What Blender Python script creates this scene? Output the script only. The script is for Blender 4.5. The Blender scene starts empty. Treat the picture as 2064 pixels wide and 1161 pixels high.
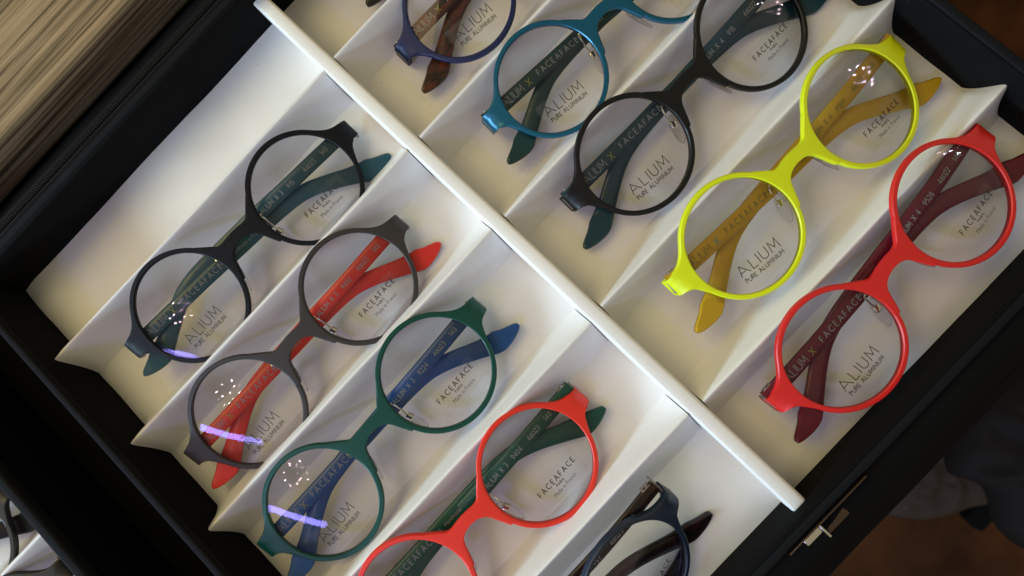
import bpy, bmesh, math, random
from mathutils import Vector, Matrix, Euler, noise
random.seed(7)
R = math.radians
MM = 0.001
sc = bpy.context.scene
COL = sc.collection

# ------------------------------------------------------------------ camera
cam_d = bpy.data.cameras.new('camera'); cam = bpy.data.objects.new('camera', cam_d)
COL.objects.link(cam); sc.camera = cam
cam.location = (0, 0, 301.66*MM)
cam.rotation_mode = 'XYZ'
cam.rotation_euler = (0.0893648, 0.1161868, -0.8065591)
cam_d.sensor_width = 36.0
cam_d.lens = 36.0*1452.5/2064.0
cam_d.clip_start = 0.02; cam_d.clip_end = 20.0
cam_d.dof.use_dof = True
cam_d.dof.focus_distance = 0.290
cam_d.dof.aperture_fstop = 13.0

# ------------------------------------------------------------------ world, lamps, exposure
w = bpy.data.worlds.new('World'); sc.world = w; w.use_nodes = True
bg = w.node_tree.nodes['Background']
bg.inputs[0].default_value = (1.0, 0.88, 0.60, 1); bg.inputs[1].default_value = 0.31

def look_at(o, target):
    d = Vector(target) - o.location
    o.rotation_euler = d.to_track_quat('-Z', 'Y').to_euler()
def area(name, loc, target, sx, sy, power, col):
    l = bpy.data.lights.new(name, 'AREA'); l.shape = 'RECTANGLE'; l.size = sx; l.size_y = sy
    l.energy = power; l.color = col
    o = bpy.data.objects.new(name, l); COL.objects.link(o); o.location = loc; look_at(o, target); return o
# daylight of a window low at the left end of the trays
area('window_light', (-1.20, 0.26, 0.41), (0.0, 0.02, 0.0), 0.78, 0.17, 18.5, (0.57, 0.815, 1.0))
# warm room light from the ceiling
area('ceiling_light', (-0.45, 0.92, 1.25), (-.05, 0.0, 0.0), 0.9, 0.9, 7.8, (1.0, 0.80, 0.32))
# slim tube lamp whose violet coated reflection crosses the lower lenses
tube = area('tube_light', (-1.02, -0.24, 1.06), (-0.08, 0.06, 0.0), 0.50, 0.060, 3.0, (0.34, 0.34, 1.0))
tube.rotation_euler.rotate_axis('Z', R(14))
# two clusters of small spot bulbs
spots = [(-.42,-.12,.9,1.8,1.0,(-.11,.085,0)), (.78,-.27,.57,2.1,.9,(.14,0,0))]
pat = [(-5.2,1.6),(-4.5,3.4),(-2.6,2.6),(-2.2,4.4),(-3.6,.3),(-1.4,-.4),(.2,.6),(1.0,3.5),(2.2,1.9),(2.9,.1),(1.7,-1.6),(4.3,1.2),(3.9,-1.1),(.1,-2.3)]
for (dx, dy, dz, dist, k, org) in spots:
    d = Vector((dx,dy,dz)).normalized(); c0 = Vector(org) + d*dist
    a = d.cross(Vector((0.3,-1,0))).normalized(); b = d.cross(a)
    for (px, py) in pat:
        l = bpy.data.lights.new('spot_bulb', 'POINT'); l.energy = 0.32*k; l.shadow_soft_size = 0.0058
        l.color = (1.0, 0.90, 0.80)
        o = bpy.data.objects.new('spot_bulb', l); COL.objects.link(o)
        o.location = c0 + a*px*0.036 + b*py*0.036
vs = sc.view_settings
vs.view_transform = 'Standard'; vs.look = 'None'; vs.exposure = 0.10; vs.gamma = 1.0

# ------------------------------------------------------------------ materials
def mat(name, col, rough=0.5, metal=0.0, spec=0.5, **kw):
    m = bpy.data.materials.new(name); m.use_nodes = True
    b = m.node_tree.nodes['Principled BSDF']
    b.inputs['Base Color'].default_value = (*col, 1); b.inputs['Roughness'].default_value = rough
    b.inputs['Metallic'].default_value = metal; b.inputs['Specular IOR Level'].default_value = spec
    for k, v in kw.items(): b.inputs[k].default_value = v
    return m
def nd(m, t, **kw):
    n = m.node_tree.nodes.new(t)
    for k, v in kw.items(): setattr(n, k, v)
    return n
def lk(m, a, b): m.node_tree.links.new(a, b)
def bsdf(m): return m.node_tree.nodes['Principled BSDF']
def objcoord(m, scale=(1,1,1), rot=(0,0,0)):
    tc = nd(m, 'ShaderNodeTexCoord'); mp = nd(m, 'ShaderNodeMapping')
    mp.inputs['Scale'].default_value = scale; mp.inputs['Rotation'].default_value = rot
    lk(m, tc.outputs['Object'], mp.inputs['Vector']); return mp.outputs['Vector']
def mixcol(m, fac, a, b):
    x = nd(m, 'ShaderNodeMix', data_type='RGBA')
    x.inputs[6].default_value = (*a, 1); x.inputs[7].default_value = (*b, 1)
    lk(m, fac, x.inputs[0]); return x.outputs[2]

def weave(name, col, pitch, strength, rough, sheen=0.0, dust=True):
    """satin lining with a fine woven bump"""
    m = mat(name, col, rough, 0, 0.45)
    v = objcoord(m, rot=(0, 0, R(45)))
    w1 = nd(m, 'ShaderNodeTexWave', wave_type='BANDS', bands_direction='X'); w1.inputs['Scale'].default_value = 1000/pitch/ (2*math.pi) * 2
    w2 = nd(m, 'ShaderNodeTexWave', wave_type='BANDS', bands_direction='Y'); w2.inputs['Scale'].default_value = 1000/pitch/ (2*math.pi) * 2
    for q in (w1, w2): lk(m, v, q.inputs['Vector']); q.inputs['Distortion'].default_value = 0.4
    mul = nd(m, 'ShaderNodeMath', operation='MULTIPLY'); lk(m, w1.outputs['Fac'], mul.inputs[0]); lk(m, w2.outputs['Fac'], mul.inputs[1])
    n = nd(m, 'ShaderNodeTexNoise'); n.inputs['Scale'].default_value = 55; n.inputs['Detail'].default_value = 5
    v2 = objcoord(m); lk(m, v2, n.inputs['Vector'])
    add = nd(m, 'ShaderNodeMath', operation='MULTIPLY_ADD'); add.inputs[1].default_value = 1.5
    lk(m, n.outputs['Fac'], add.inputs[0]); lk(m, mul.outputs[0], add.inputs[2])
    bp = nd(m, 'ShaderNodeBump'); bp.inputs['Strength'].default_value = strength; bp.inputs['Distance'].default_value = 0.0002
    lk(m, add.outputs[0], bp.inputs['Height']); lk(m, bp.outputs[0], bsdf(m).inputs['Normal'])
    # faint grime and thread colour
    n2 = nd(m, 'ShaderNodeTexNoise'); n2.inputs['Scale'].default_value = 22; n2.inputs['Detail'].default_value = 6; lk(m, v2, n2.inputs['Vector'])
    rp = nd(m, 'ShaderNodeValToRGB'); rp.color_ramp.elements[0].position = .35; rp.color_ramp.elements[1].position = .7
    rp.color_ramp.elements[0].color = (*[c*.92 for c in col], 1); rp.color_ramp.elements[1].color = (*col, 1)
    lk(m, n2.outputs['Fac'], rp.inputs['Fac'])
    v3 = nd(m, 'ShaderNodeTexVoronoi'); v3.inputs['Scale'].default_value = 62; lk(m, v2, v3.inputs['Vector'])
    st = nd(m, 'ShaderNodeMath', operation='LESS_THAN'); st.inputs[1].default_value = 0.016; lk(m, v3.outputs['Distance'], st.inputs[0])
    mx = nd(m, 'ShaderNodeMix', data_type='RGBA'); mx.inputs[7].default_value = (.25,.2,.16,1)
    if dust: lk(m, st.outputs[0], mx.inputs[0])
    else: mx.inputs[0].default_value = 0
    lk(m, rp.outputs[0], mx.inputs[6]); lk(m, mx.outputs[2], bsdf(m).inputs['Base Color'])
    bsdf(m).inputs['Sheen Weight'].default_value = sheen
    return m
M = {}
M['lining'] = weave('white_lining', (.80,.785,.77), 0.42, .45, .5, .1)
M['ridge'] = weave('white_satin', (.82,.81,.81), 0.42, .35, .36, .2, False)
M['bar'] = weave('white_woven_tape', (.86,.86,.86), 0.62, .4, .42, .1, False)

def black_fabric(name, col, rough=.85, bump=.4, scale=900):
    m = mat(name, col, rough, 0, .10)
    v = objcoord(m); n = nd(m, 'ShaderNodeTexNoise'); n.inputs['Scale'].default_value = scale; n.inputs['Detail'].default_value = 4
    lk(m, v, n.inputs['Vector'])
    bp = nd(m, 'ShaderNodeBump'); bp.inputs['Strength'].default_value = bump; bp.inputs['Distance'].default_value = .0003
    lk(m, n.outputs['Fac'], bp.inputs['Height']); lk(m, bp.outputs[0], bsdf(m).inputs['Normal'])
    # lint
    vo = nd(m, 'ShaderNodeTexNoise'); vo.inputs['Scale'].default_value = 130; vo.inputs['Detail'].default_value = 8; lk(m, v, vo.inputs['Vector'])
    r = nd(m, 'ShaderNodeValToRGB'); r.color_ramp.elements[0].position = .66; r.color_ramp.elements[1].position = .85
    r.color_ramp.elements[0].color = (*col, 1); r.color_ramp.elements[1].color = (*[c*2.2+.003 for c in col], 1)
    lk(m, vo.outputs['Fac'], r.inputs['Fac']); lk(m, r.outputs[0], bsdf(m).inputs['Base Color'])
    return m
M['black'] = black_fabric('black_fabric', (.0030,.0031,.0035))
M['trim'] = black_fabric('black_felt_edge', (.0075,.008,.010))
M['gloss_black'] = mat('glossy_black', (.004,.004,.005), .22, 0, .5)
M['zip'] = mat('zipper_plastic', (.006,.006,.007), .7, 0, .12)

def wood():
    m = mat('striped_wood', (.3,.2,.12), .5, 0, .35)
    v = objcoord(m, (5, 420, 420))
    n0 = nd(m, 'ShaderNodeTexNoise'); n0.inputs['Scale'].default_value = 1.0; n0.inputs['Detail'].default_value = 7; n0.inputs['Distortion'].default_value = .5
    lk(m, v, n0.inputs['Vector'])
    r = nd(m, 'ShaderNodeValToRGB'); cr = r.color_ramp
    cr.elements[0].position = .34; cr.elements[0].color = (.040,.026,.015,1)
    cr.elements[1].position = .66; cr.elements[1].color = (.33,.235,.14,1)
    for p, c in ((.42,(.065,.042,.025,1)), (.49,(.18,.125,.070,1)), (.57,(.26,.185,.11,1))): e = cr.elements.new(p); e.color = c
    lk(m, n0.outputs['Fac'], r.inputs['Fac'])
    v2 = objcoord(m, (40, 1600, 1600)); n1 = nd(m, 'ShaderNodeTexNoise'); n1.inputs['Scale'].default_value = 1; n1.inputs['Detail'].default_value = 4
    lk(m, v2, n1.inputs['Vector'])
    mx = nd(m, 'ShaderNodeMix', data_type='RGBA', blend_type='MULTIPLY'); mx.inputs[0].default_value = .75
    r2 = nd(m, 'ShaderNodeValToRGB'); r2.color_ramp.elements[0].position = .3; r2.color_ramp.elements[0].color = (.45,.42,.38,1); r2.color_ramp.elements[1].position = .6
    lk(m, n1.outputs['Fac'], r2.inputs['Fac']); lk(m, r.outputs[0], mx.inputs[6]); lk(m, r2.outputs[0], mx.inputs[7])
    lk(m, mx.outputs[2], bsdf(m).inputs['Base Color'])
    bp = nd(m, 'ShaderNodeBump'); bp.inputs['Strength'].default_value = .35; bp.inputs['Distance'].default_value = .0006
    lk(m, n0.outputs['Fac'], bp.inputs['Height']); lk(m, bp.outputs[0], bsdf(m).inputs['Normal'])
    return m
M['wood'] = wood()
def carpet():
    m = mat('brown_carpet', (.05,.02,.01), .9, 0, .1)
    v = objcoord(m); n = nd(m, 'ShaderNodeTexNoise'); n.inputs['Scale'].default_value = 9; n.inputs['Detail'].default_value = 8
    lk(m, v, n.inputs['Vector']); r = nd(m, 'ShaderNodeValToRGB'); r.color_ramp.elements[0].position = .35; r.color_ramp.elements[1].position = .65
    r.color_ramp.elements[0].color = (.022,.009,.004,1); r.color_ramp.elements[1].color = (.075,.027,.010,1)
    lk(m, n.outputs['Fac'], r.inputs['Fac']); lk(m, r.outputs[0], bsdf(m).inputs['Base Color']); return m
M['carpet'] = carpet()
M['metal'] = mat('nickel', (.75,.72,.68), .18, 1)
M['brass'] = mat('brown_nickel', (.12,.085,.07), .35, 1)
M['dull'] = mat('dull_steel', (.34,.33,.32), .42, .9)
M['pad'] = mat('clear_silicone', (1,1,1), .12, 0, .5, **{'Transmission Weight': 1.0, 'IOR': 1.25})
def pad_mat():
    m = bpy.data.materials.new('clear_silicone'); m.use_nodes = True; t = m.node_tree; t.nodes.clear()
    out = nd(m, 'ShaderNodeOutputMaterial'); mx = nd(m, 'ShaderNodeMixShader'); tr = nd(m, 'ShaderNodeBsdfTransparent')
    gl = nd(m, 'ShaderNodeBsdfPrincipled'); gl.inputs['Roughness'].default_value = .1; gl.inputs['Base Color'].default_value = (.75,.74,.72,1)
    tr.inputs['Color'].default_value = (.95,.95,.94,1)
    lw = nd(m, 'ShaderNodeFresnel'); lw.inputs['IOR'].default_value = 1.22
    ad = nd(m, 'ShaderNodeMath', operation='ADD'); ad.inputs[1].default_value = .02; lk(m, lw.outputs[0], ad.inputs[0])
    lk(m, ad.outputs[0], mx.inputs[0]); lk(m, tr.outputs[0], mx.inputs[1]); lk(m, gl.outputs[0], mx.inputs[2]); lk(m, mx.outputs[0], out.inputs[0]); return m
M['pad'] = pad_mat()
M['print_black'] = mat('black_print', (.008,.008,.008), .6)
M['print_grey'] = mat('silver_print', (.26,.29,.30), .5)
M['print_olive'] = mat('olive_print', (.15,.15,.02), .5)
M['print_lime'] = mat('lime_print', (.26,.30,.03), .5)

def lens_mat():
    m = bpy.data.materials.new('coated_lens'); m.use_nodes = True; t = m.node_tree; t.nodes.clear()
    out = nd(m, 'ShaderNodeOutputMaterial'); mx = nd(m, 'ShaderNodeMixShader'); tr = nd(m, 'ShaderNodeBsdfTransparent')
    gl = nd(m, 'ShaderNodeBsdfGlossy'); gl.inputs['Roughness'].default_value = 0.0; gl.inputs['Color'].default_value = (.86,.74,1,1)
    tr.inputs['Color'].default_value = (.997,.998,.992,1)
    fr = nd(m, 'ShaderNodeFresnel'); fr.inputs['IOR'].default_value = 1.27
    lk(m, fr.outputs[0], mx.inputs[0]); lk(m, tr.outputs[0], mx.inputs[1]); lk(m, gl.outputs[0], mx.inputs[2]); lk(m, mx.outputs[0], out.inputs[0])
    return m
M['lens'] = lens_mat()
def film_mat():
    m = bpy.data.materials.new('sticker_film'); m.use_nodes = True; t = m.node_tree; t.nodes.clear()
    out = nd(m, 'ShaderNodeOutputMaterial'); mx = nd(m, 'ShaderNodeMixShader'); tr = nd(m, 'ShaderNodeBsdfTransparent')
    gl = nd(m, 'ShaderNodeBsdfPrincipled'); gl.inputs['Roughness'].default_value = .35; gl.inputs['Base Color'].default_value = (.6,.58,.52,1)
    tr.inputs['Color'].default_value = (.975,.975,.97,1); mx.inputs[0].default_value = .04
    lk(m, tr.outputs[0], mx.inputs[1]); lk(m, gl.outputs[0], mx.inputs[2]); lk(m, mx.outputs[0], out.inputs[0]); return m
M['film'] = film_mat()

def front_mat(name, col, rough=.42, metal=0.0, spec=.5):
    m = mat(name, col, rough, metal, spec)
    v = objcoord(m); n = nd(m, 'ShaderNodeTexNoise'); n.inputs['Scale'].default_value = 2600; n.inputs['Detail'].default_value = 2
    lk(m, v, n.inputs['Vector']); bp = nd(m, 'ShaderNodeBump'); bp.inputs['Strength'].default_value = .12; bp.inputs['Distance'].default_value = .0001
    lk(m, n.outputs['Fac'], bp.inputs['Height']); lk(m, bp.outputs[0], bsdf(m).inputs['Normal']); return m
def acetate(name, col, col2=None, trans=.10, scale=90):
    m = mat(name, col, .27, 0, .5, **{'Transmission Weight': trans, 'IOR': 1.45})
    if col2:
        v = objcoord(m, (1, 2.2, 1)); n = nd(m, 'ShaderNodeTexNoise'); n.inputs['Scale'].default_value = scale; n.inputs['Detail'].default_value = 3; n.inputs['Distortion'].default_value = 1.2
        lk(m, v, n.inputs['Vector']); r = nd(m, 'ShaderNodeValToRGB'); r.color_ramp.elements[0].position = .42; r.color_ramp.elements[1].position = .66
        r.color_ramp.elements[0].color = (*col, 1); r.color_ramp.elements[1].color = (*col2, 1)
        lk(m, n.outputs['Fac'], r.inputs['Fac']); lk(m, r.outputs[0], bsdf(m).inputs['Base Color'])
    return m

# ------------------------------------------------------------------ object helpers
def mesh_obj(name, verts, faces, mats, parent=None, smooth=True, sharp=40, fmat=None, loc=None):
    me = bpy.data.meshes.new(name)
    me.from_pydata([(v[0]*MM, v[1]*MM, v[2]*MM) for v in verts], [], faces)
    for m in (mats if isinstance(mats, (list, tuple)) else [mats]): me.materials.append(m)
    if fmat:
        for p, k in zip(me.polygons, fmat): p.material_index = k
    if smooth:
        me.polygons.foreach_set('use_smooth', [True]*len(me.polygons))
        if sharp: me.set_sharp_from_angle(angle=R(sharp))
    me.update()
    o = bpy.data.objects.new(name, me); COL.objects.link(o)
    if parent: o.parent = parent
    if loc: o.location = [c*MM for c in loc]
    return o
def bm_obj(name, bm, mats, parent=None, smooth=True, sharp=40):
    me = bpy.data.meshes.new(name); bmesh.ops.recalc_face_normals(bm, faces=bm.faces); bm.to_mesh(me); bm.free()
    for m in (mats if isinstance(mats, (list, tuple)) else [mats]): me.materials.append(m)
    if smooth:
        me.polygons.foreach_set('use_smooth', [True]*len(me.polygons))
        if sharp: me.set_sharp_from_angle(angle=R(sharp))
    o = bpy.data.objects.new(name, me); COL.objects.link(o)
    if parent: o.parent = parent
    return o
def box(bm, x0, x1, y0, y1, z0, z1, bev=0.0, seg=2, rot=None):
    r = bmesh.ops.create_cube(bm, size=1.0)
    vs_ = r['verts']; c = Vector(((x0+x1)/2, (y0+y1)/2, (z0+z1)/2)); s = Vector((x1-x0, y1-y0, z1-z0))
    for v in vs_:
        p = Vector((v.co.x*s.x, v.co.y*s.y, v.co.z*s.z))
        if rot: p = rot @ p
        v.co = (c + p)*MM
    if bev:
        es = list({e for v in vs_ for e in v.link_edges})
        bmesh.ops.bevel(bm, geom=es, offset=bev*MM, segments=seg, affect='EDGES', profile=.5)
def tube_mesh(bm, pts, rad, n=8):
    pts = [Vector(p)*MM for p in pts]; rings = []
    for i, p in enumerate(pts):
        d = (pts[min(i+1, len(pts)-1)] - pts[max(i-1, 0)]).normalized()
        a = d.cross(Vector((0, 0, 1)))
        if a.length < 1e-4: a = d.cross(Vector((1, 0, 0)))
        a.normalize(); b = d.cross(a)
        rr = (rad[i] if isinstance(rad, (list, tuple)) else rad)*MM
        rings.append([bm.verts.new(p + (a*math.cos(t) + b*math.sin(t))*rr) for t in [2*math.pi*k/n for k in range(n)]])
    for r0, r1 in zip(rings, rings[1:]):
        for k in range(n): bm.faces.new((r0[k], r0[(k+1) % n], r1[(k+1) % n], r1[k]))
    bm.faces.new(rings[0][::-1]); bm.faces.new(rings[-1])
def empty(name, loc, label, cat, group=None, rot=None):
    o = bpy.data.objects.new(name, None); COL.objects.link(o); o.location = [c*MM for c in loc]
    o.empty_display_size = .01
    if rot: o.rotation_euler = rot
    o['label'] = label; o['category'] = cat
    if group: o['group'] = group
    return o

# ------------------------------------------------------------------ setting
def grid(name, x0, x1, y0, y1, nx, ny, zf, m, parent=None):
    vs_ = []; fs = []
    for j in range(ny+1):
        for i in range(nx+1):
            x = x0+(x1-x0)*i/nx; y = y0+(y1-y0)*j/ny
            vs_.append((x, y, zf(x, y)))
    for j in range(ny):
        for i in range(nx):
            a = j*(nx+1)+i; fs.append((a, a+1, a+nx+2, a+nx+1))
    return mesh_obj(name, vs_, fs, m, parent, sharp=None)
fl = grid('floor', -2500, 3000, -3000, 2500, 1, 1, lambda x, y: -740, M['carpet']); fl['kind'] = 'structure'

# wooden counter beyond the case: raised board with its edge facing the case
bm = bmesh.new(); box(bm, -420, 420, 245, 640, 2, 26, .8)
cnt = bm_obj('wooden_counter', bm, M['wood']); cnt['label'] = 'striped brown wooden counter board beyond the zipped edge of the black case'; cnt['category'] = 'counter'
bm = bmesh.new(); box(bm, -600, 181, -121, 640, -30, -7, 2)
tb = bm_obj('table', bm, M['black']); tb['label'] = 'black cloth covered table under the display case'; tb['category'] = 'table'

# ------------------------------------------------------------------ the display case
XL, XR, YB, YT = -161.0, 180.0, -93.0, 209.0
BX0, BX1 = 7.0, 14.4
CR = {'L': [163.7, 113.0, 64.2, 9.6, -41.5], 'R': [164.6, 112.8, 63.9, 11.0, -42.0]}
case = empty('display_case', (0, 0, -7), 'black zip edged sample case with white satin tray full of round eyeglasses', 'display case')
case_p = case
def child(o):
    o.parent = case; o.matrix_parent_inverse = Matrix.Translation((0, 0, 7*MM)); return o
def undul(x, y):
    p = Vector((x*.018, y*.03, 3.1)); return 0.9*noise.noise(p) + .35*noise.noise(p*3.1)
def floor_z(x, y):
    z = undul(x, y)
    for (e, s) in ((x-XL, 4), (XR-x, 4), (y-YB, 5), (YT-y, 9)):
        if e < s*2: z -= 1.6*max(0, 1-e/(2*s))**2
    return z
child(grid('lining', XL-.5, BX0+.5, YB-.5, YT+.5, 84, 150, floor_z, M['lining']))
child(grid('lining', BX1-.5, XR+.5, YB-.5, YT+.5, 84, 150, floor_z, M['lining']))

H = 17.5
def ridge(yc, x0, x1, seed, tipL, tipR):
    prof = []
    n = 44; Wd = 11.5
    for i in range(n+1):
        t = -1+2*i/n; t = math.copysign(abs(t)**1.35, t)
        yy = math.sqrt((abs(t)*Wd)**2+3.0)-1.73
        a = min(1, max(0, yy/(Wd-1.0)))
        h = .40*(1-a)**1.2+.60*(1-a)**2.4
        prof.append((t*Wd, h))
    hm = max(h for _, h in prof)
    prof = [(y, h/hm) for y, h in prof]
    nx = 90; vs_ = []; fs = []
    for i in range(nx+1):
        x = x0+(x1-x0)*i/nx
        wob = .55*noise.noise(Vector((x*.02, seed*7.3, 0))) ; hw = .5*noise.noise(Vector((x*.03, seed*3.7, 5))) - (1.2*max(0, math.cos((x-104)/74*math.pi/2))**2 if abs(x-104) < 74 else 0)
        # the free end draws in a little to a leaf shaped tip
        e = min((x-x0)/5.0 if tipL else 9, (x1-x)/5.0 if tipR else 9, 1.0)
        k = .80+.20*math.sin(max(0, e)*math.pi/2)
        f = 0.0
        for (py, ph) in prof:
            lean = 0
            xx = x
            if tipL and i == 0: xx = x - 1.5*ph
            if tipR and i == nx: xx = x + 1.5*ph
            cre = .25*noise.noise(Vector((x*.05, py*.25, seed*2.0)))
            vs_.append((xx, yc+py*k+wob*ph, -1.4+(H+1.4+hw)*ph*(.97+.03*min(1,e)) + cre*ph*(1-ph)*4))
    m_ = n+1
    for i in range(nx):
        for j in range(n):
            a = i*m_+j; fs.append((a, a+m_, a+m_+1, a+1))
    fs.append(tuple(range(0, m_))); fs.append(tuple(range(nx*m_+n, nx*m_-1, -1)))
    return child(mesh_obj('ridge', vs_, fs, M['ridge'], sharp=60))
for i, y in enumerate(CR['L']): ridge(y, XL+.3, BX0-.15, i+1, True, False)
for i, y in enumerate(CR['R']): ridge(y, BX1+.1, XR-.3, i+11, False, True)

# centre bar wrapped in woven tape
bm = bmesh.new(); box(bm, BX0+.3, BX1-.5, YB-.5, YT+1.5, -6, 17.8, 1.3, 3)
child(bm_obj('divider_bar', bm, M['bar'], sharp=None))

WZ = 26.0
def wall(x0, x1, y0, y1, m=M['black'], z0=-7, z1=WZ, bev=1.2):
    bm = bmesh.new(); box(bm, x0, x1, y0, y1, z0, z1, bev, 3); return child(bm_obj('side_wall', bm, m))
wall(XL-2.4, XL, YB-3, YT+3); wall(XR, XR+2.2, YB-3, YT+3)
wall(XL, XR, YT, YT+2.4); wall(XL, XR, YB-2.4, YB)
# felt covered rim running round the top of the walls
def rim(x0, x1, y0, y1, z1=WZ+.9):
    bm = bmesh.new(); box(bm, x0, x1, y0, y1, 12, z1, 1.0, 3); return child(bm_obj('rim', bm, M['trim']))
rim(XL-5.0, XL-1.6, YB-5.5, YT+5.5); rim(XR+1.4, XR+5.4, YB-5.5, YT+5.5)
rim(XL-1.5, XR+1.3, YT+1.6, YT+5.2, WZ+.4); rim(XL-1.5, XR+1.3, YB-5.0, YB-1.6, WZ+.6)
# sloping fabric skirts outside the rim
def skirt(pts_in, pts_out, m, th=1.6):
    vs_ = []; fs = []
    n = 60; rows = 14
    for j in range(rows+1):
        for i in range(n+1):
            t = j/rows; a = Vector(pts_in[0]).lerp(Vector(pts_in[1]), i/n); b = Vector(pts_out[0]).lerp(Vector(pts_out[1]), i/n)
            p = a.lerp(b, t); p.z += 2.5*math.sin(t*math.pi) + .9*noise.noise(Vector((p.x*.03, p.y*.05, 2)))
            vs_.append(p)
    for j in range(rows):
        for i in range(n):
            a = j*(n+1)+i; fs.append((a, a+1, a+n+2, a+n+1))
    o = child(mesh_obj('fabric_skirt', vs_, fs, m, sharp=None))
    md = o.modifiers.new('solid', 'SOLIDIFY'); md.thickness = th*MM; md.offset = -1
    return o
skirt(((-175, YT+5, 24), (150, YT+5, 24)), ((-195, 244.5, 1), (165, 244.5, 1)), M['black'])
skirt(((-160, YB-5.2, 22), (183, YB-5.2, 22)), ((-160, YB-20, 15), (184, YB-20, 15)), M['black'])
skirt(((-160, YB-20.3, 14.6), (184, YB-20.3, 14.6)), ((-160, YB-31, -4), (184, YB-31, -4)), M['black'])
# zipper on the far skirt
bm = bmesh.new()
for i in range(250):
    x = -168+i*1.25; zc = 24-23*((221.5-214)/30.5)+2.5*math.sin(.25*math.pi)+1.1
    for s in (0, 1):
        box(bm, x+s*.6, x+s*.6+.75, 220.3+s*1.0, 222.0+s*1.0, zc-.8, zc+.3, 0)
zt = child(bm_obj('zipper', bm, M['zip'], smooth=False)); zt['kind'] = 'stuff'
del zt['kind']
bm = bmesh.new(); box(bm, -172, 150, 217.4, 219.9, 18.3, 21.8, .8); box(bm, -172, 150, 223.5, 226.0, 17.3, 19.6, .8)
child(bm_obj('zipper_tape', bm, M['trim']))
# latch on the near wall
latch = bpy.data.objects.new('latch', None)
bm = bmesh.new(); box(bm, -5, 34, YB-5.9, YB-5.25, 17, 28.2, .2)
lp = child(bm_obj('latch_plate', bm, M['brass']))
def sub(o, p): 
    o.parent = p; return o
bm = bmesh.new(); box(bm, 10.5, 21, YB-12.2, YB-5.9, 18.5, 23.5, .7); sub(bm_obj('clasp', bm, M['brass']), lp)
bm = bmesh.new()
box(bm, 1.6, 9.4, YB-9.4, YB-6.2, 21, 25, .8); box(bm, 9.4, 10.4, YB-12.4, YB-6.3, 19.5, 25.3, .4)
sub(bm_obj('lever', bm, M['metal']), lp)
bm = bmesh.new(); tube_mesh(bm, [(21, YB-9.5, 21), (25, YB-9.5, 22), (30, YB-7.2, 23)], .35); sub(bm_obj('catch_wire', bm, M['metal']), lp)

# ------------------------------------------------------------------ second case, its tray and dark eyeglasses
case2 = empty('display_case', (-330, 40, -7), 'second black sample case, only its bright tray corner showing past the dark wall', 'display case')
def child2(o):
    o.parent = case2; o.matrix_parent_inverse = Matrix.Translation((330*MM, -40*MM, 7*MM)); return o
bm = bmesh.new(); box(bm, -201, -197.6, -160, 260, -7, 35.5, 1.2, 3); child2(bm_obj('side_wall', bm, M['gloss_black']))
bm = bmesh.new(); box(bm, -201.4, -196.9, -160, 260, 31, 36.5, 1.2, 3); child2(bm_obj('rim', bm, M['trim']))
child2(grid('lining', -400, -201, -160, 260, 40, 60, lambda x, y: 12+undul(x, y), M['lining']))
_H = H; case = case2
def ridge2(yc):
    o = ridge(yc, -400, -201.5, 31+yc, False, False); o.location.z += 13*MM
    o.parent = case2; o.matrix_parent_inverse = Matrix.Translation((330*MM, -40*MM, 7*MM)); return o
ridge2(109.5); ridge2(58.0)
case = case_p

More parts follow.
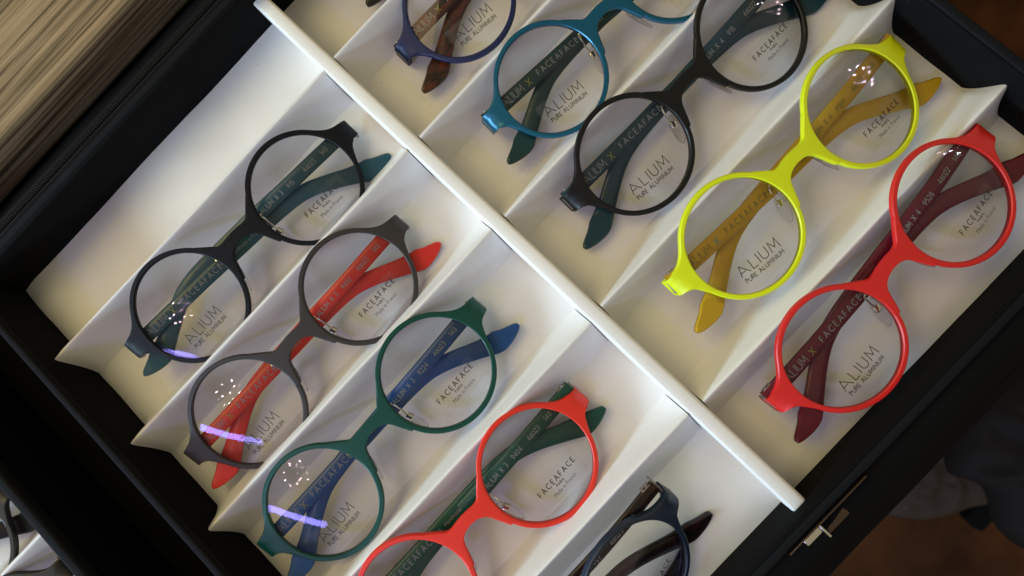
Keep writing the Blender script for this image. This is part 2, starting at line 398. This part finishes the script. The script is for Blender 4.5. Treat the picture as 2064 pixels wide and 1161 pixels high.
# ------------------------------------------------------------------ stroke lettering
def arc(cx, cy, rx, ry, a0, a1, n=8):
    return [(cx+rx*math.cos(R(a0+(a1-a0)*k/n)), cy+ry*math.sin(R(a0+(a1-a0)*k/n))) for k in range(n+1)]
GL = {
 'A': (.78, [[(0,0),(.39,1),(.78,0)], [(.15,.34),(.63,.34)]]),
 'a': (.95, [[(0,0),(.30,1),(.95,0)], [(.10,.34),(.60,.34)]]),
 'L': (.50, [[(0,1),(0,0),(.50,0)]]),
 'I': (.02, [[(.01,0),(.01,1)]]),
 'U': (.66, [[(0,1),(0,.35)]+arc(.33,.33,.33,.33,180,360)+[(.66,.35),(.66,1)]]),
 'M': (.92, [[(0,0),(.10,1),(.46,.28),(.82,1),(.92,0)]]),
 'P': (.50, [[(0,0),(0,1),(.25,1)]+arc(.25,.76,.24,.24,90,-90,6)+[(0,.52)]]),
 'R': (.52, [[(0,0),(0,1),(.25,1)]+arc(.25,.76,.24,.24,90,-90,6)+[(0,.52)], [(.22,.52),(.52,0)]]),
 'E': (.48, [[(.48,1),(0,1),(0,0),(.48,0)], [(0,.52),(.42,.52)]]),
 'N': (.66, [[(0,0),(0,1),(.66,0),(.66,1)]]),
 'F': (.46, [[(.46,1),(0,1),(0,0)], [(0,.52),(.40,.52)]]),
 'C': (.80, [arc(.48,.5,.48,.5,48,312,14)]),
 'S': (.48, [[(.46,.86)]+arc(.25,.75,.22,.24,40,250,8)[1:]+arc(.24,.26,.24,.26,80,-150,8)]),
 'X': (.66, [[(0,0),(.66,1)], [(0,1),(.66,0)]]),
 '0': (.52, [arc(.26,.5,.26,.5,0,360,16)]),
 '1': (.22, [[(0,.8),(.2,1),(.2,0)]]),
 '2': (.50, [arc(.25,.74,.24,.26,165,-30,8)+[(0,0),(.5,0)]]),
 '3': (.50, [arc(.24,.75,.22,.25,150,-80,7)+arc(.24,.27,.26,.27,80,-150,8)]),
 '4': (.56, [[(.42,0),(.42,1),(0,.28),(.56,.28)]]),
 '5': (.50, [[(.46,1),(.10,1),(.05,.55)]+arc(.23,.32,.26,.31,110,-150,9)]),
 '6': (.52, [[(.40,1),(.08,.48)], arc(.26,.30,.26,.30,0,360,14)]),
 '7': (.50, [[(0,1),(.5,1),(.15,0)]]),
 '8': (.50, [arc(.25,.76,.21,.24,0,360,12), arc(.25,.27,.25,.27,0,360,12)]),
 '9': (.52, [arc(.26,.70,.26,.30,0,360,14), [(.12,0),(.46,.52)]]),
 '#': (.62, [[(0,.1),(0,.78),(.62,.78),(.62,.1),(0,.1)]]),
}
def stroke_text(s, x, y, h, wd, gap, rot=0.0, lift=0.0, xs=1.0):
    """flat ribbons, returns (verts, faces) in plane mm coordinates with small z steps"""
    V = []; F = []; cx = 0.0; k = 0
    ca, sa = math.cos(rot), math.sin(rot)
    for ch in s:
        if ch == ' ': cx += .55*h; continue
        adv, strokes = GL[ch]
        for st in strokes:
            pts = [Vector((cx+p[0]*h*xs, p[1]*h)) for p in st]
            k += 1; zz = lift + .004*(k % 5)
            base = len(V); n = len(pts); closed = (pts[0]-pts[-1]).length < 1e-4
            for i, p in enumerate(pts):
                d0 = (p-pts[i-1]).normalized() if i else ((p-pts[-2]).normalized() if closed else (pts[1]-p).normalized())
                d1 = (pts[i+1]-p).normalized() if i < n-1 else ((pts[1]-p).normalized() if closed else d0)
                t = (d0+d1); t = t.normalized() if t.length > 1e-3 else d1
                nn = Vector((-t.y, t.x)); c = max(.35, abs(nn.dot(Vector((-d1.y, d1.x)))))
                off = nn*(wd/2/c)
                for q in (p+off, p-off):
                    V.append((x+q.x*ca-q.y*sa, y+q.x*sa+q.y*ca, zz))
            for i in range(n-1):
                a = base+2*i; F.append((a, a+1, a+3, a+2))
        cx += adv*h*xs+gap
    return V, F, cx
_tcache = {}
def font_text(s, h, off=0.0):
    """built-in font outline as verts/faces, cap height about h"""
    if s in _tcache: V, F = _tcache[s]
    else:
        cu = bpy.data.curves.new('t', 'FONT'); cu.body = s; cu.size = 1.0; cu.resolution_u = 3; cu.offset = -.006
        o = bpy.data.objects.new('t', cu); COL.objects.link(o)
        dg = bpy.context.evaluated_depsgraph_get(); me = bpy.data.meshes.new_from_object(o.evaluated_get(dg))
        V = [tuple(v.co) for v in me.vertices]; F = [tuple(p.vertices) for p in me.polygons]
        bpy.data.objects.remove(o); bpy.data.curves.remove(cu); bpy.data.meshes.remove(me)
        _tcache[s] = (V, F)
    k = h/.72
    wid = max(v[0] for v in V)*k
    return [(v[0]*k, v[1]*k, 0) for v in V], F, wid
class Txt:
    def __init__(s): s.V = []; s.F = []; s.M = []
    def add(s, V, F, m=0):
        b = len(s.V); s.V += V; s.F += [tuple(i+b for i in f) for f in F]; s.M += [m]*len(F)
    def stroke(s, t, x, y, h, wd, gap, rot=0, m=0, xs=1.0):
        V, F, w_ = stroke_text(t, x, y, h, wd, gap, rot, 0, xs); s.add(V, F, m); return w_
    def font(s, t, x, y, h, wid, rot=0, m=0):
        V, F, w0 = font_text(t, h); k = wid/w0; ca, sa = math.cos(rot), math.sin(rot)
        s.add([(x+v[0]*k*ca-v[1]*sa, y+v[0]*k*sa+v[1]*ca, 0) for v in V], F, m)
    def build(s, name, zf, mats, parent):
        return mesh_obj(name, [(v[0], v[1], v[2]+zf(v[0], v[1])) for v in s.V], s.F, mats, parent, smooth=False, fmat=s.M)

# ------------------------------------------------------------------ eyeglasses geometry
K = 0.0013; RL = 200.0; CX = 34.5; RO = 24.44; RI = 22.35
def bend(s, y, z):
    sg = 1 if s >= 0 else -1; a = abs(s)
    x0, r = 63.2, 4.3
    def zb(x): return -K*x*x
    if a <= x0: return (s, y, zb(a)+z)
    amax = R(86); th0 = math.atan(2*K*x0); L = r*(amax-th0)
    c = (x0-math.sin(th0)*r, zb(x0)-math.cos(th0)*r)
    e = a-x0; th = th0+min(e, L)/r
    rr = r+z; px = c[0]+math.sin(th)*rr; pz = c[1]+math.cos(th)*rr
    if e > L: px += math.cos(th)*(e-L); pz -= math.sin(th)*(e-L)
    return (sg*px, y, pz)
def catmull(P, n=8):
    out = []
    for i in range(len(P)-1):
        p0, p1, p2, p3 = P[max(i-1, 0)], P[i], P[i+1], P[min(i+2, len(P)-1)]
        for k in range(n):
            t = k/n
            out.append(tuple(.5*((2*p1[q])+(-p0[q]+p2[q])*t+(2*p0[q]-5*p1[q]+4*p2[q]-p3[q])*t*t+(-p0[q]+3*p1[q]-3*p2[q]+p3[q])*t**3) for q in (0, 1)))
    out.append(P[-1]); return out
def ringpt(a, r=RO): return (CX+r*math.cos(R(a)), r*math.sin(R(a)))
def half_outline():
    top = [(0,8.8),(3,8.65),(5.9,8.4),(8.2,8.8),(10.4,10.8),(12.9,13.1), ringpt(142, 24.6)]
    o = catmull(top, 5)[:-1]
    o += [ringpt(a) for a in range(142, 41, -4)]
    ep = [ringpt(40), ringpt(34,24.75), ringpt(28.5,25.4), (58.6,10.9),(60.8,9.95),(63.4,9.4),(66.5,9.1),(71,9.0),(74.0,8.9)]
    o += catmull(ep, 5)
    o += [(74.0,5.2)]
    ep2 = [(74.0,1.5),(70,1.2),(66,.85),(63.6,.3),(61.6,-.9),(60.2,-2.9), ringpt(-12.5,24.9), ringpt(-17,24.5), ringpt(-22)]
    o += catmull(ep2, 5)[:-1]
    o += [ringpt(-a) for a in range(22, 160, 4)]
    br = [ringpt(-162), (10.6,-7.9),(9.4,-5.2),(8.2,-2.2),(6.9,.7),(5.2,2.5),(2.6,3.7),(0,4.1)]
    o += catmull(br, 5)
    return o
def build_front():
    out = half_outline()
    # cumulative inner angle
    ang = []
    prev = None
    for (x, y) in out:
        a = math.atan2(y, x-CX)
        if prev is not None:
            while a-prev > math.pi: a -= 2*math.pi
            while a-prev < -math.pi: a += 2*math.pi
        prev = a; ang.append(a)
    tot = ang[-1]-ang[0]         # about -353 degrees
    gapang = -(2*math.pi+tot)    # remaining through the x = 0 line
    wts = [0.0]
    for i in range(1, len(out)):
        ds = math.hypot(out[i][0]-out[i-1][0], out[i][1]-out[i-1][1])
        wts.append(wts[-1]+max(ang[i-1]-ang[i], 0)+.10*ds/RO)
    inner = [ang[0]+tot*wv/wts[-1] for wv in wts]
    # close over the bridge mid line
    for k in range(1, 5):
        t = k/5; out.append((0, 4.1+4.7*t)); inner.append(inner[len(wts)-1]+gapang*t)
    n = len(out)
    rows = [('i', -2.5), ('i', -.45), ('o', 0.35, 0)]
    prof = []   # (u along radial as function, z)
    prof.append((0, 0, -2.5)); prof.append((0, 0, -.45)); prof.append((0, .4, -.05))
    for t in (.2, .35, .5, .65, .8): prof.append((t, 0, 0))
    prof.append((1, -.4, -.05)); prof.append((1, 0, -.45)); prof.append((1, 0, -2.5))
    for t in (.75, .5, .25): prof.append((t, 0, -2.5))
    V = []; F = []; m_ = len(prof)
    for sgn in (1, -1):
        base = len(V)
        for (ox, oy), a in zip(out, inner):
            ix, iy = CX+RI*math.cos(a), RI*math.sin(a)
            d = Vector((ox-ix, oy-iy)); dn = d.normalized()
            mid = ox < 1e-6
            for (t, e, z) in prof:
                if t == 1 and mid: e = 0; z = 0 if z > -.3 else z
                p = Vector((ix, iy))+d*t+dn*e
                if mid and t == 1: p.x = 0
                V.append(bend(sgn*p.x, p.y, z))
        for i in range(n):
            j = (i+1) % n
            onmid = out[i][0] < 1e-6 and out[j][0] < 1e-6
            for k in range(m_):
                l = (k+1) % m_
                if onmid and (8 <= k <= 9): continue
                q = (base+i*m_+k, base+j*m_+k, base+j*m_+l, base+i*m_+l)
                F.append(q if sgn > 0 else q[::-1])
    me = bpy.data.meshes.new('front_frame'); me.from_pydata([(a*MM, b*MM, c*MM) for a, b, c in V], [], F)
    bm = bmesh.new(); bm.from_mesh(me); bmesh.ops.remove_doubles(bm, verts=bm.verts, dist=.00002)
    bmesh.ops.recalc_face_normals(bm, faces=bm.faces); bm.to_mesh(me); bm.free()
    me.polygons.foreach_set('use_smooth', [True]*len(me.polygons)); me.set_sharp_from_angle(angle=R(38)); me.materials.append(None)
    return me
ME_front = build_front()
def lens_z(x, y, side):
    dx = x-side*CX; return -K*x*x-.5+(RI*RI-dx*dx-y*y)/(2*RL)
def build_lens(side):
    V = []; F = []; nr = 9; na = 72
    for lay, dz in ((0, 0), (1, -1.2)):
        V.append((side*CX, 0, lens_z(side*CX, 0, side)+dz))
        for r in range(1, nr+1):
            for a in range(na):
                t = 2*math.pi*a/na; rr = (RI+.25)*r/nr; x = side*CX+rr*math.cos(t); y = rr*math.sin(t)
                V.append((x, y, lens_z(x, y, side)+dz))
    N = 1+nr*na
    for lay in (0, 1):
        b = lay*N; fl_ = lay == 1
        for a in range(na):
            f = (b, b+1+a, b+1+(a+1) % na); F.append(f[::-1] if fl_ else f)
            for r in range(nr-1):
                p = b+1+r*na
                f = (p+a, p+na+a, p+na+(a+1) % na, p+(a+1) % na); F.append(f[::-1] if fl_ else f)
    p = 1+(nr-1)*na
    for a in range(na): F.append((p+a, N+p+a, N+p+(a+1) % na, p+(a+1) % na))
    me = bpy.data.meshes.new('lens'); me.from_pydata([(x*MM, y*MM, z*MM) for x, y, z in V], [], F)
    me.polygons.foreach_set('use_smooth', [True]*len(me.polygons)); me.set_sharp_from_angle(angle=R(40)); me.materials.append(M['lens']); return me
ME_lens = {-1: build_lens(-1), 1: build_lens(1)}

# temple: stations for the arm hinged at the left (x negative), tip at right
ST = [(-66,7.4,3.2,-8.8),(-62,7.2,3.2,-8.6),(-50,6.8,3.2,-7.9),(-35,6.3,3.2,-7.5),(-20,5.9,3.25,-7.7),(-8,5.6,3.5,-8.3),(4,5.2,3.5,-9.4),(13,4.9,3.5,-10.1),
      (21,4.5,3.5,-10.5),(29,3.8,3.5,-10.8),(35,2.7,3.5,-10.9),(40,1.0,3.5,-10.9),(45,-1.3,3.5,-10.8),(50,-3.9,3.6,-10.6),(55,-6.6,3.8,-10.4),(59,-8.6,4.2,-10.3),(62,-10.1,4.6,-10.2),(64,-10.9,4.7,-10.1),(67,-11.7,3.9,-10.0),(70,-12.1,3.0,-9.9),(72.5,-12.3,2.2,-9.9),(74,-12.4,1.5,-9.9),(74.8,-12.5,.9,-9.9),(75,-12.5,.5,-9.9)]
def tstat(x):
    P = ST
    for i in range(len(P)-1):
        if P[i][0] <= x <= P[i+1][0]:
            t = (x-P[i][0])/(P[i+1][0]-P[i][0]); p0, p1, p2, p3 = P[max(i-1,0)], P[i], P[i+1], P[min(i+2,len(P)-1)]
            return [(.5*((2*p1[q])+(-p0[q]+p2[q])*t+(2*p0[q]-5*p1[q]+4*p2[q]-p3[q])*t*t+(-p0[q]+3*p1[q]-3*p2[q]+p3[q])*t**3)) for q in (1, 2, 3)]
    return list(P[-1][1:])
def build_temple(side):
    """side -1: hinged at the left end; side 1: its mirror image"""
    V = []; F = []; fm = []
    xs = [-66+i*1.7 for i in range(79)]; xs = [x for x in xs if x < 60]+[60,61.2,62.4,63.4,64.4,65.5,67,68.5,70,71.5,73,73.8,74.4,74.8,75]
    th = 1.15
    for i, x in enumerate(xs):
        y, w_, z = tstat(x); x2 = xs[min(i+1, len(xs)-1)]; x1 = xs[max(i-1, 0)]
        d = Vector((x2-x1, tstat(x2)[0]-tstat(x1)[0])).normalized(); nn = Vector((-d.y, d.x))
        if x > 55:                         # slanting blunt end of the tip
            pass
        t = th*(.9+.25*max(0, (x-20)/50))
        e = min(.55, w_*.5)
        sec = [(-w_, -t*.5), (-w_, t*.45), (-w_+e, t), (0, t+.12), (w_-e, t), (w_, t*.45), (w_, -t*.5), (w_-e, -t), (-w_+e, -t)]
        for (o_, zz) in sec:
            shear = 0
            V.append((side*-1*(x+nn.x*o_+shear*.8), y+nn.y*o_, z+zz))
    m_ = 9
    for i in range(len(xs)-1):
        for k in range(m_):
            l = (k+1) % m_; q = (i*m_+k, (i+1)*m_+k, (i+1)*m_+l, i*m_+l)
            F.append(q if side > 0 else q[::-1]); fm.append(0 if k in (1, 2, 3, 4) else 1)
    F.append(tuple(range(m_)) if side < 0 else tuple(range(m_))[::-1]); fm.append(1)
    b = (len(xs)-1)*m_; F.append(tuple(range(b, b+m_))[::-1] if side < 0 else tuple(range(b, b+m_))); fm.append(1)
    me = bpy.data.meshes.new('temple'); me.from_pydata([(x*MM, y*MM, z*MM) for x, y, z in V], [], F)
    me.materials.append(None); me.materials.append(None)
    for p, k in zip(me.polygons, fm): p.material_index = k
    bm = bmesh.new(); bm.from_mesh(me); bmesh.ops.recalc_face_normals(bm, faces=bm.faces); bm.to_mesh(me); bm.free()
    me.polygons.foreach_set('use_smooth', [True]*len(me.polygons)); me.set_sharp_from_angle(angle=R(50)); return me
ME_temple = {-1: build_temple(-1), 1: build_temple(1)}
def temple_z(side):
    def f(x, y):
        xx = max(-66, min(74, x if side < 0 else -x)); return tstat(xx)[2]+1.15*1.0+.16+.25*max(0, (xx-20)/50)
    return f
def build_hinge(side):
    bm = bmesh.new()
    box(bm, side*62.6-2.2, side*62.6+2.2, 4.4, 10.4, -10.6, -7.9, .25); box(bm, side*66.3-.5, side*66.3+.5, 2.2, 8.4, -14.2, -8.6, .2)
    tube_mesh(bm, [(side*63.4, 9.8, -8.6), (side*63.4, 11.0, -8.6)], .7)
    me = bpy.data.meshes.new('hinge'); bm.to_mesh(me); bm.free(); me.materials.append(M['dull']); return me
ME_hinge = {-1: build_hinge(-1), 1: build_hinge(1)}
def build_padarm(side):
    bm = bmesh.new()
    pts = [(side*13.2, 5.6, -2.4), (side*13.0, 4.6, -5.0), (side*13.0, 1.4, -7.6), (side*12.8, -2.4, -9.0)]
    tube_mesh(bm, catmull3(pts), .42)
    box(bm, side*12.8-1.5, side*12.8+1.5, -5.5, -2.4, -10.8, -8.0, .5, rot=Matrix.Rotation(side*R(20), 3, 'Z'))
    me = bpy.data.meshes.new('pad_arm'); bmesh.ops.recalc_face_normals(bm, faces=bm.faces); bm.to_mesh(me); bm.free(); me.materials.append(M['metal'])
    me.polygons.foreach_set('use_smooth', [True]*len(me.polygons)); me.set_sharp_from_angle(angle=R(45)); return me
def catmull3(P, n=5):
    out = []
    for i in range(len(P)-1):
        p0, p1, p2, p3 = P[max(i-1, 0)], P[i], P[i+1], P[min(i+2, len(P)-1)]
        for k in range(n):
            t = k/n
            out.append(tuple(.5*((2*p1[q])+(-p0[q]+p2[q])*t+(2*p0[q]-5*p1[q]+4*p2[q]-p3[q])*t*t+(-p0[q]+3*p1[q]-3*p2[q]+p3[q])*t**3) for q in (0, 1, 2)))
    out.append(P[-1]); return out
ME_arm = {s: build_padarm(s) for s in (-1, 1)}
def build_pad(side):
    bm = bmesh.new(); bmesh.ops.create_uvsphere(bm, u_segments=20, v_segments=12, radius=1)
    rt = Matrix.Rotation(side*R(18), 3, 'Z') @ Matrix.Rotation(side*R(-22), 3, 'Y')
    for v in bm.verts:
        p = Vector((v.co.x*1.0, v.co.y*6.6, v.co.z*3.4)); v.co = (rt @ p + Vector((side*12.4, -6.6, -10.6)))*MM
    me = bpy.data.meshes.new('nose_pad'); bm.to_mesh(me); bm.free(); me.materials.append(M['pad'])
    me.polygons.foreach_set('use_smooth', [True]*len(me.polygons)); return me
ME_pad = {s: build_pad(s) for s in (-1, 1)}

def part(name, me, parent, mats=None):
    o = bpy.data.objects.new(name, me); COL.objects.link(o); o.parent = parent
    if mats:
        for i, m in enumerate(mats): o.material_slots[i].link = 'OBJECT'; o.material_slots[i].material = m
    return o

def lens_sticker(side, parent, rot=0.0, dx=0.0, dy=0.0):
    t = Txt(); zf = lambda x, y: lens_z(x, y, side)+.06
    fl_ = Txt()
    if side < 0:
        ox, oy = -46.2+dx, -11.0+dy; ca, sa = math.cos(rot), math.sin(rot)
        t.stroke('aLIUM', ox, oy, 4.4, .34, 1.35, rot, xs=1.0)
        t.stroke('PURE ALUMINIUM', ox+.3*ca+3.0*sa, oy+.3*sa-3.0*ca, 1.75, .26, .46, rot, xs=.92)
        c = (ox+9*ca-.4*-sa, oy+9*sa-.2*ca); hw, hh = 11.5, 6.6
    else:
        ox, oy = 26.2+dx, -9.4+dy; ca, sa = math.cos(rot), math.sin(rot)
        t.stroke('FACEAFACE', ox, oy, 2.15, .33, .98, rot, xs=.95)
        t.stroke('PARIS', ox+7.6*ca+1.9*sa, oy+7.6*sa-1.9*ca, .95, .20, .40, rot)
        t.font('Made in France', ox+4.0*ca+4.4*sa, oy+4.0*sa-4.4*ca, 1.75, 12.2, rot)
        c = (ox+9.4*ca, oy+9.4*sa-.8); hw, hh = 12.2, 5.6
    n = 8
    V = []; F = []
    for j in range(n+1):
        for i in range(n+1):
            px, py = -hw+2*hw*i/n, -hh+2*hh*j/n
            V.append((c[0]+px*ca-py*sa, c[1]+px*sa+py*ca, -.03))
    for j in range(n):
        for i in range(n):
            a = j*(n+1)+i; F.append((a, a+1, a+n+2, a+n+1))
    # keep the film inside the lens
    V2 = []
    for (x, y, z) in V:
        d = Vector((x-side*CX, y)); 
        if d.length > RI-.6: d = d.normalized()*(RI-.6)
        V2.append((side*CX+d.x, d.y, z))
    t.add(V2, F, 1)
    return t.build('lens_sticker', zf, [M['print_black'], M['film']], parent)

def temple_text(side, parent, code, model, ink, xink, size='46#23'):
    t = Txt()
    if side < 0:
        rot = -R(2.6)
        t.stroke('aLIUM', -55.6, 5.3, 3.4, .25, .68, rot, xs=.82); t.stroke('X', -41.9, 4.7, 3.1, .25, .5, rot, m=1)
        t.stroke('FACEAFACE', -35.4, 5.2, 2.4, .27, 1.12, rot, xs=1.0)
        t.stroke('PARIS', -13.2, 4.9, 1.25, .22, .45, rot)
        t.font('Handmade in France', -6.2, 4.5, 1.9, 17.5, R(-3.0)); t.stroke('CE', 12.6, 3.6, 1.5, .25, .15, R(-3))
        return t.build('lettering', temple_z(-1), [ink, xink], parent)
    rot = R(2.6)
    t.stroke('ALIUM X '+model, 12.0, 4.0, 2.15, .25, .50, rot, xs=.85)
    t.stroke(code, 28.2, 4.6, 2.05, .27, .50, rot, xs=.9)
    t.stroke(size, 38.2, 5.2, 2.05, .27, .42, rot, xs=.9)
    t.stroke('140', 48.8, 5.7, 2.05, .27, .55, rot, xs=.9)
    return t.build('lettering', temple_z(1), [ink], parent)

GROUP = 'round eyeglasses laid out in the tray slots'
def eyeglasses(pose, label, fm, tm, em, code, model='3', ink=None, xink=None, trot=(0, 0), tip=False, size='46#23', scale=1.0, sticker=True, text=True, arm=(0, 0), ady=0.0, asc=(.975, .975)):
    ink = ink or M['print_grey']; xink = xink or M['print_lime']
    o = empty('eyeglasses', pose[:3], label, 'eyeglasses', GROUP, rot=(pose[3], pose[4], pose[5]))
    o.scale = (scale,)*3
    part('front_frame', ME_front, o, [fm])
    for s in (-1, 1):
        l = part('lens', ME_lens[s], o)
        if sticker: lens_sticker(s, l, trot[0] if s < 0 else trot[1])
        tp = part('temple', ME_temple[s], o, [tm, em])
        rz_ = R(arm[0] if s < 0 else arm[1]); sx = asc[0] if s < 0 else asc[1]
        pv = Vector((s*65*MM, 7.4*MM, 0)); tp.rotation_euler[2] = rz_; tp.scale[0] = sx
        tp.location = pv - Matrix.Rotation(rz_, 3, 'Z') @ Vector((pv.x*sx, pv.y, 0)) + Vector((0, ady*MM, 0))
        if text: temple_text(s, tp, code, model, ink, xink, size)
        part('hinge', ME_hinge[s], tp)
        pd = part('pad_arm', ME_arm[s], o); part('nose_pad', ME_pad[s], pd)
    return o
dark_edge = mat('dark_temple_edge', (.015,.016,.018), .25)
P_ = {
 'yellow': [106.93,-9.76,16.58,0.2131,0.0495,0.0204], 'redR': [99.52,-62.44,17.96,0.1699,-0.0035,0.1071],
 'blackR': [102.99,42.62,15.67,0.2878,0.0209,0.0064], 'teal': [101.54,87.23,18.52,0.1603,0.0022,-0.0553],
 'blue': [101.58,142.09,16.64,0.0895,-0.0135,-0.0029], 'blackL': [-68.2,134.7,18.2,0.3109,0.06,0.0083],
 'grey': [-82.29,87.09,16.62,0.2811,0.0294,0.0414], 'green': [-84.55,38.58,18.08,0.2178,0.0352,0.0465],
 'redL': [-82.56,-14.63,16.68,0.2095,0.0428,0.0093], 'navy': [-84.5,-74.2,20,0.62,0,0.125]}
for k_, up in (('yellow', 3.4), ('redR', 2.6), ('navy', 0)):
    f_ = 1-up/(301.66-P_[k_][2]); P_[k_][0] *= f_; P_[k_][1] *= f_; P_[k_][2] = 301.66+(P_[k_][2]-301.66)*f_
eyeglasses(P_['blackL'], 'matte black round eyeglasses with petrol blue temples, nearest the wooden counter',
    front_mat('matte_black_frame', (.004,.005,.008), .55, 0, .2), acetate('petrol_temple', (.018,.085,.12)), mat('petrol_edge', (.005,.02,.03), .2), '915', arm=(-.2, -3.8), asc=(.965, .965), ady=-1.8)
eyeglasses(P_['grey'], 'warm grey round eyeglasses with bright red temples',
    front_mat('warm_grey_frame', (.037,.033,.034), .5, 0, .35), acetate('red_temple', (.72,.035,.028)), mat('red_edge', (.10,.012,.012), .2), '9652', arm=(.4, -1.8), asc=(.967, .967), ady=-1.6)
eyeglasses(P_['green'], 'dark green round eyeglasses with blue temples',
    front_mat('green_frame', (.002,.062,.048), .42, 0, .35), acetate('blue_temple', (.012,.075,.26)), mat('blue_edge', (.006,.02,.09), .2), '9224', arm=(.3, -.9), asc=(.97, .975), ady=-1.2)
eyeglasses(P_['redL'], 'bright red round eyeglasses with dark green temples, between the green pair and the navy pair',
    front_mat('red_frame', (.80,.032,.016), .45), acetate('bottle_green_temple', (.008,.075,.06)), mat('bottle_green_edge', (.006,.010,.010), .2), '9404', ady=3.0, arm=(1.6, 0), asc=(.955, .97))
eyeglasses(P_['navy'], 'navy round eyeglasses with dark tortoiseshell temples at the lower edge of the tray',
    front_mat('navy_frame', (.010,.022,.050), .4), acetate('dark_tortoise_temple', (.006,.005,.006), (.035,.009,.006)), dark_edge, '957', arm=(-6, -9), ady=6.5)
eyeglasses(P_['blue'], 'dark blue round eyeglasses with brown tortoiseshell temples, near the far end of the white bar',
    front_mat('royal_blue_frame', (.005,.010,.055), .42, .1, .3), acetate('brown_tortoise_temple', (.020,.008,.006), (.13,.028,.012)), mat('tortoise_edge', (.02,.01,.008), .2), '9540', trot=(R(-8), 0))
eyeglasses(P_['teal'], 'metallic teal blue round eyeglasses with dark green temples',
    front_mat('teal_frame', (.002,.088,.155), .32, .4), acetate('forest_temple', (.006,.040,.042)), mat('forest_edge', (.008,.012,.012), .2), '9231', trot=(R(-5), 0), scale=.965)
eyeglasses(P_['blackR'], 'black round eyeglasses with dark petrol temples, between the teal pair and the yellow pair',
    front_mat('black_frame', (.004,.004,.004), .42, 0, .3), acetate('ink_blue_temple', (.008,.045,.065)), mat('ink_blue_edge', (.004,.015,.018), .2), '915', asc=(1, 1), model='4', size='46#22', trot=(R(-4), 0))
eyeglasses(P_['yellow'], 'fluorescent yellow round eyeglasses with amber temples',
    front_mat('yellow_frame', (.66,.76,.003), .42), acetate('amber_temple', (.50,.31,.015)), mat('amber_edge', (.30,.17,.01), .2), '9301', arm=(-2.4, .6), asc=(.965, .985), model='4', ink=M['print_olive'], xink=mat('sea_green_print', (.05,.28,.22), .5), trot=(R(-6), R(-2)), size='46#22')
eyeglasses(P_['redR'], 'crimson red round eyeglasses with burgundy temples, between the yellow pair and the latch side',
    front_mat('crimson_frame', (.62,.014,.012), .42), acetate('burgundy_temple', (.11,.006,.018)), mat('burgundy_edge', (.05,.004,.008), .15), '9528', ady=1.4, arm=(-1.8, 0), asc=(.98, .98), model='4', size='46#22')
eyeglasses([113, 188, 17, .12, 0, 0], 'dark eyeglasses in the topmost slot, only a black temple tip showing at the picture edge',
    front_mat('dark_frame', (.01,.01,.012), .42), acetate('black_temple', (.008,.008,.009)), dark_edge, '900', sticker=False, text=False)
g1 = eyeglasses([-275, 132, 29, .12, 0, 0], 'dark round eyeglasses in the second case, cut by the left edge of the picture',
    front_mat('charcoal_frame', (.012,.014,.018), .42), acetate('charcoal_temple', (.012,.012,.016)), dark_edge, '900', sticker=False, text=False)
g2 = eyeglasses([-275, 88.5, 31, .12, 0, 0], 'black eyeglasses lying over the ridge in the corner of the second case',
    front_mat('soot_frame', (.006,.006,.007), .42), acetate('soot_temple', (.006,.006,.008)), dark_edge, '900', sticker=False, text=False)

# ------------------------------------------------------------------ crumpled cloth hanging by the floor, lower right
def cloth(name, label, pts, cen_z, m, seed, thick):
    """draped folded cloth: outline polygon filled as a lumpy bag"""
    n = len(pts); cx = sum(p[0] for p in pts)/n; cy = sum(p[1] for p in pts)/n
    na, nr = 72, 16; V = [(cx, cy, cen_z+thick)]; F = []
    def outl(t):
        f = t*n; i = int(f) % n; u = f-int(f); p0, p1, p2, p3 = pts[i-1], pts[i], pts[(i+1) % n], pts[(i+2) % n]
        return [.5*((2*p1[q])+(-p0[q]+p2[q])*u+(2*p0[q]-5*p1[q]+4*p2[q]-p3[q])*u*u+(-p0[q]+3*p1[q]-3*p2[q]+p3[q])*u**3) for q in (0, 1)]
    for r in range(1, nr+1):
        for a in range(na):
            o_ = outl(a/na); k = r/nr; x = cx+(o_[0]-cx)*k; y = cy+(o_[1]-cy)*k
            z = cen_z+thick*math.sqrt(max(0, 1-k**3))
            f = noise.noise(Vector((x*.018+seed, y*.035, seed)))*1.0+.5*noise.noise(Vector((x*.06+seed, y*.05, seed*2)))
            f = 1-abs(f)*2.2
            V.append((x, y, z+f*thick*.30*(1-k**4)))
    for a in range(na):
        F.append((0, 1+a, 1+(a+1) % na))
        for r in range(nr-1):
            p = 1+r*na; F.append((p+a, p+na+a, p+na+(a+1) % na, p+(a+1) % na))
    b = len(V); V.append((cx, cy, cen_z-thick*.6)); p = 1+(nr-1)*na
    for a in range(na): F.append((b, p+(a+1) % na, p+a))
    o = mesh_obj(name, V, F, m, sharp=None); o['label'] = label; o['category'] = 'cloth'; return o
cloth('cloth', 'crumpled dark grey cloth hanging over the brown floor at the lower right corner', [(190,-292),(150,-318),(160,-352),(141,-385),(150,-425),(215,-440),(270,-400),(290,-330),(240,-290)], -450,
      black_fabric('dark_grey_cloth', (.020,.018,.020), .8, .3, 300), 3.3, 55)
cloth('cloth', 'pale grey brown cloth lying flat under the dark crumpled cloth', [(95,-360),(150,-335),(215,-350),(235,-410),(195,-440),(160,-425),(118,-400)], -600,
      black_fabric('pale_cloth', (.050,.036,.031), .8, .3, 300), 9.1, 22)
bm = bmesh.new(); box(bm, 152, 192, -452, -428, -610, -590, 3); o = bm_obj('black_box', bm, M['black']); o['label'] = 'small black block on the brown floor below the pale cloth'; o['category'] = 'block'
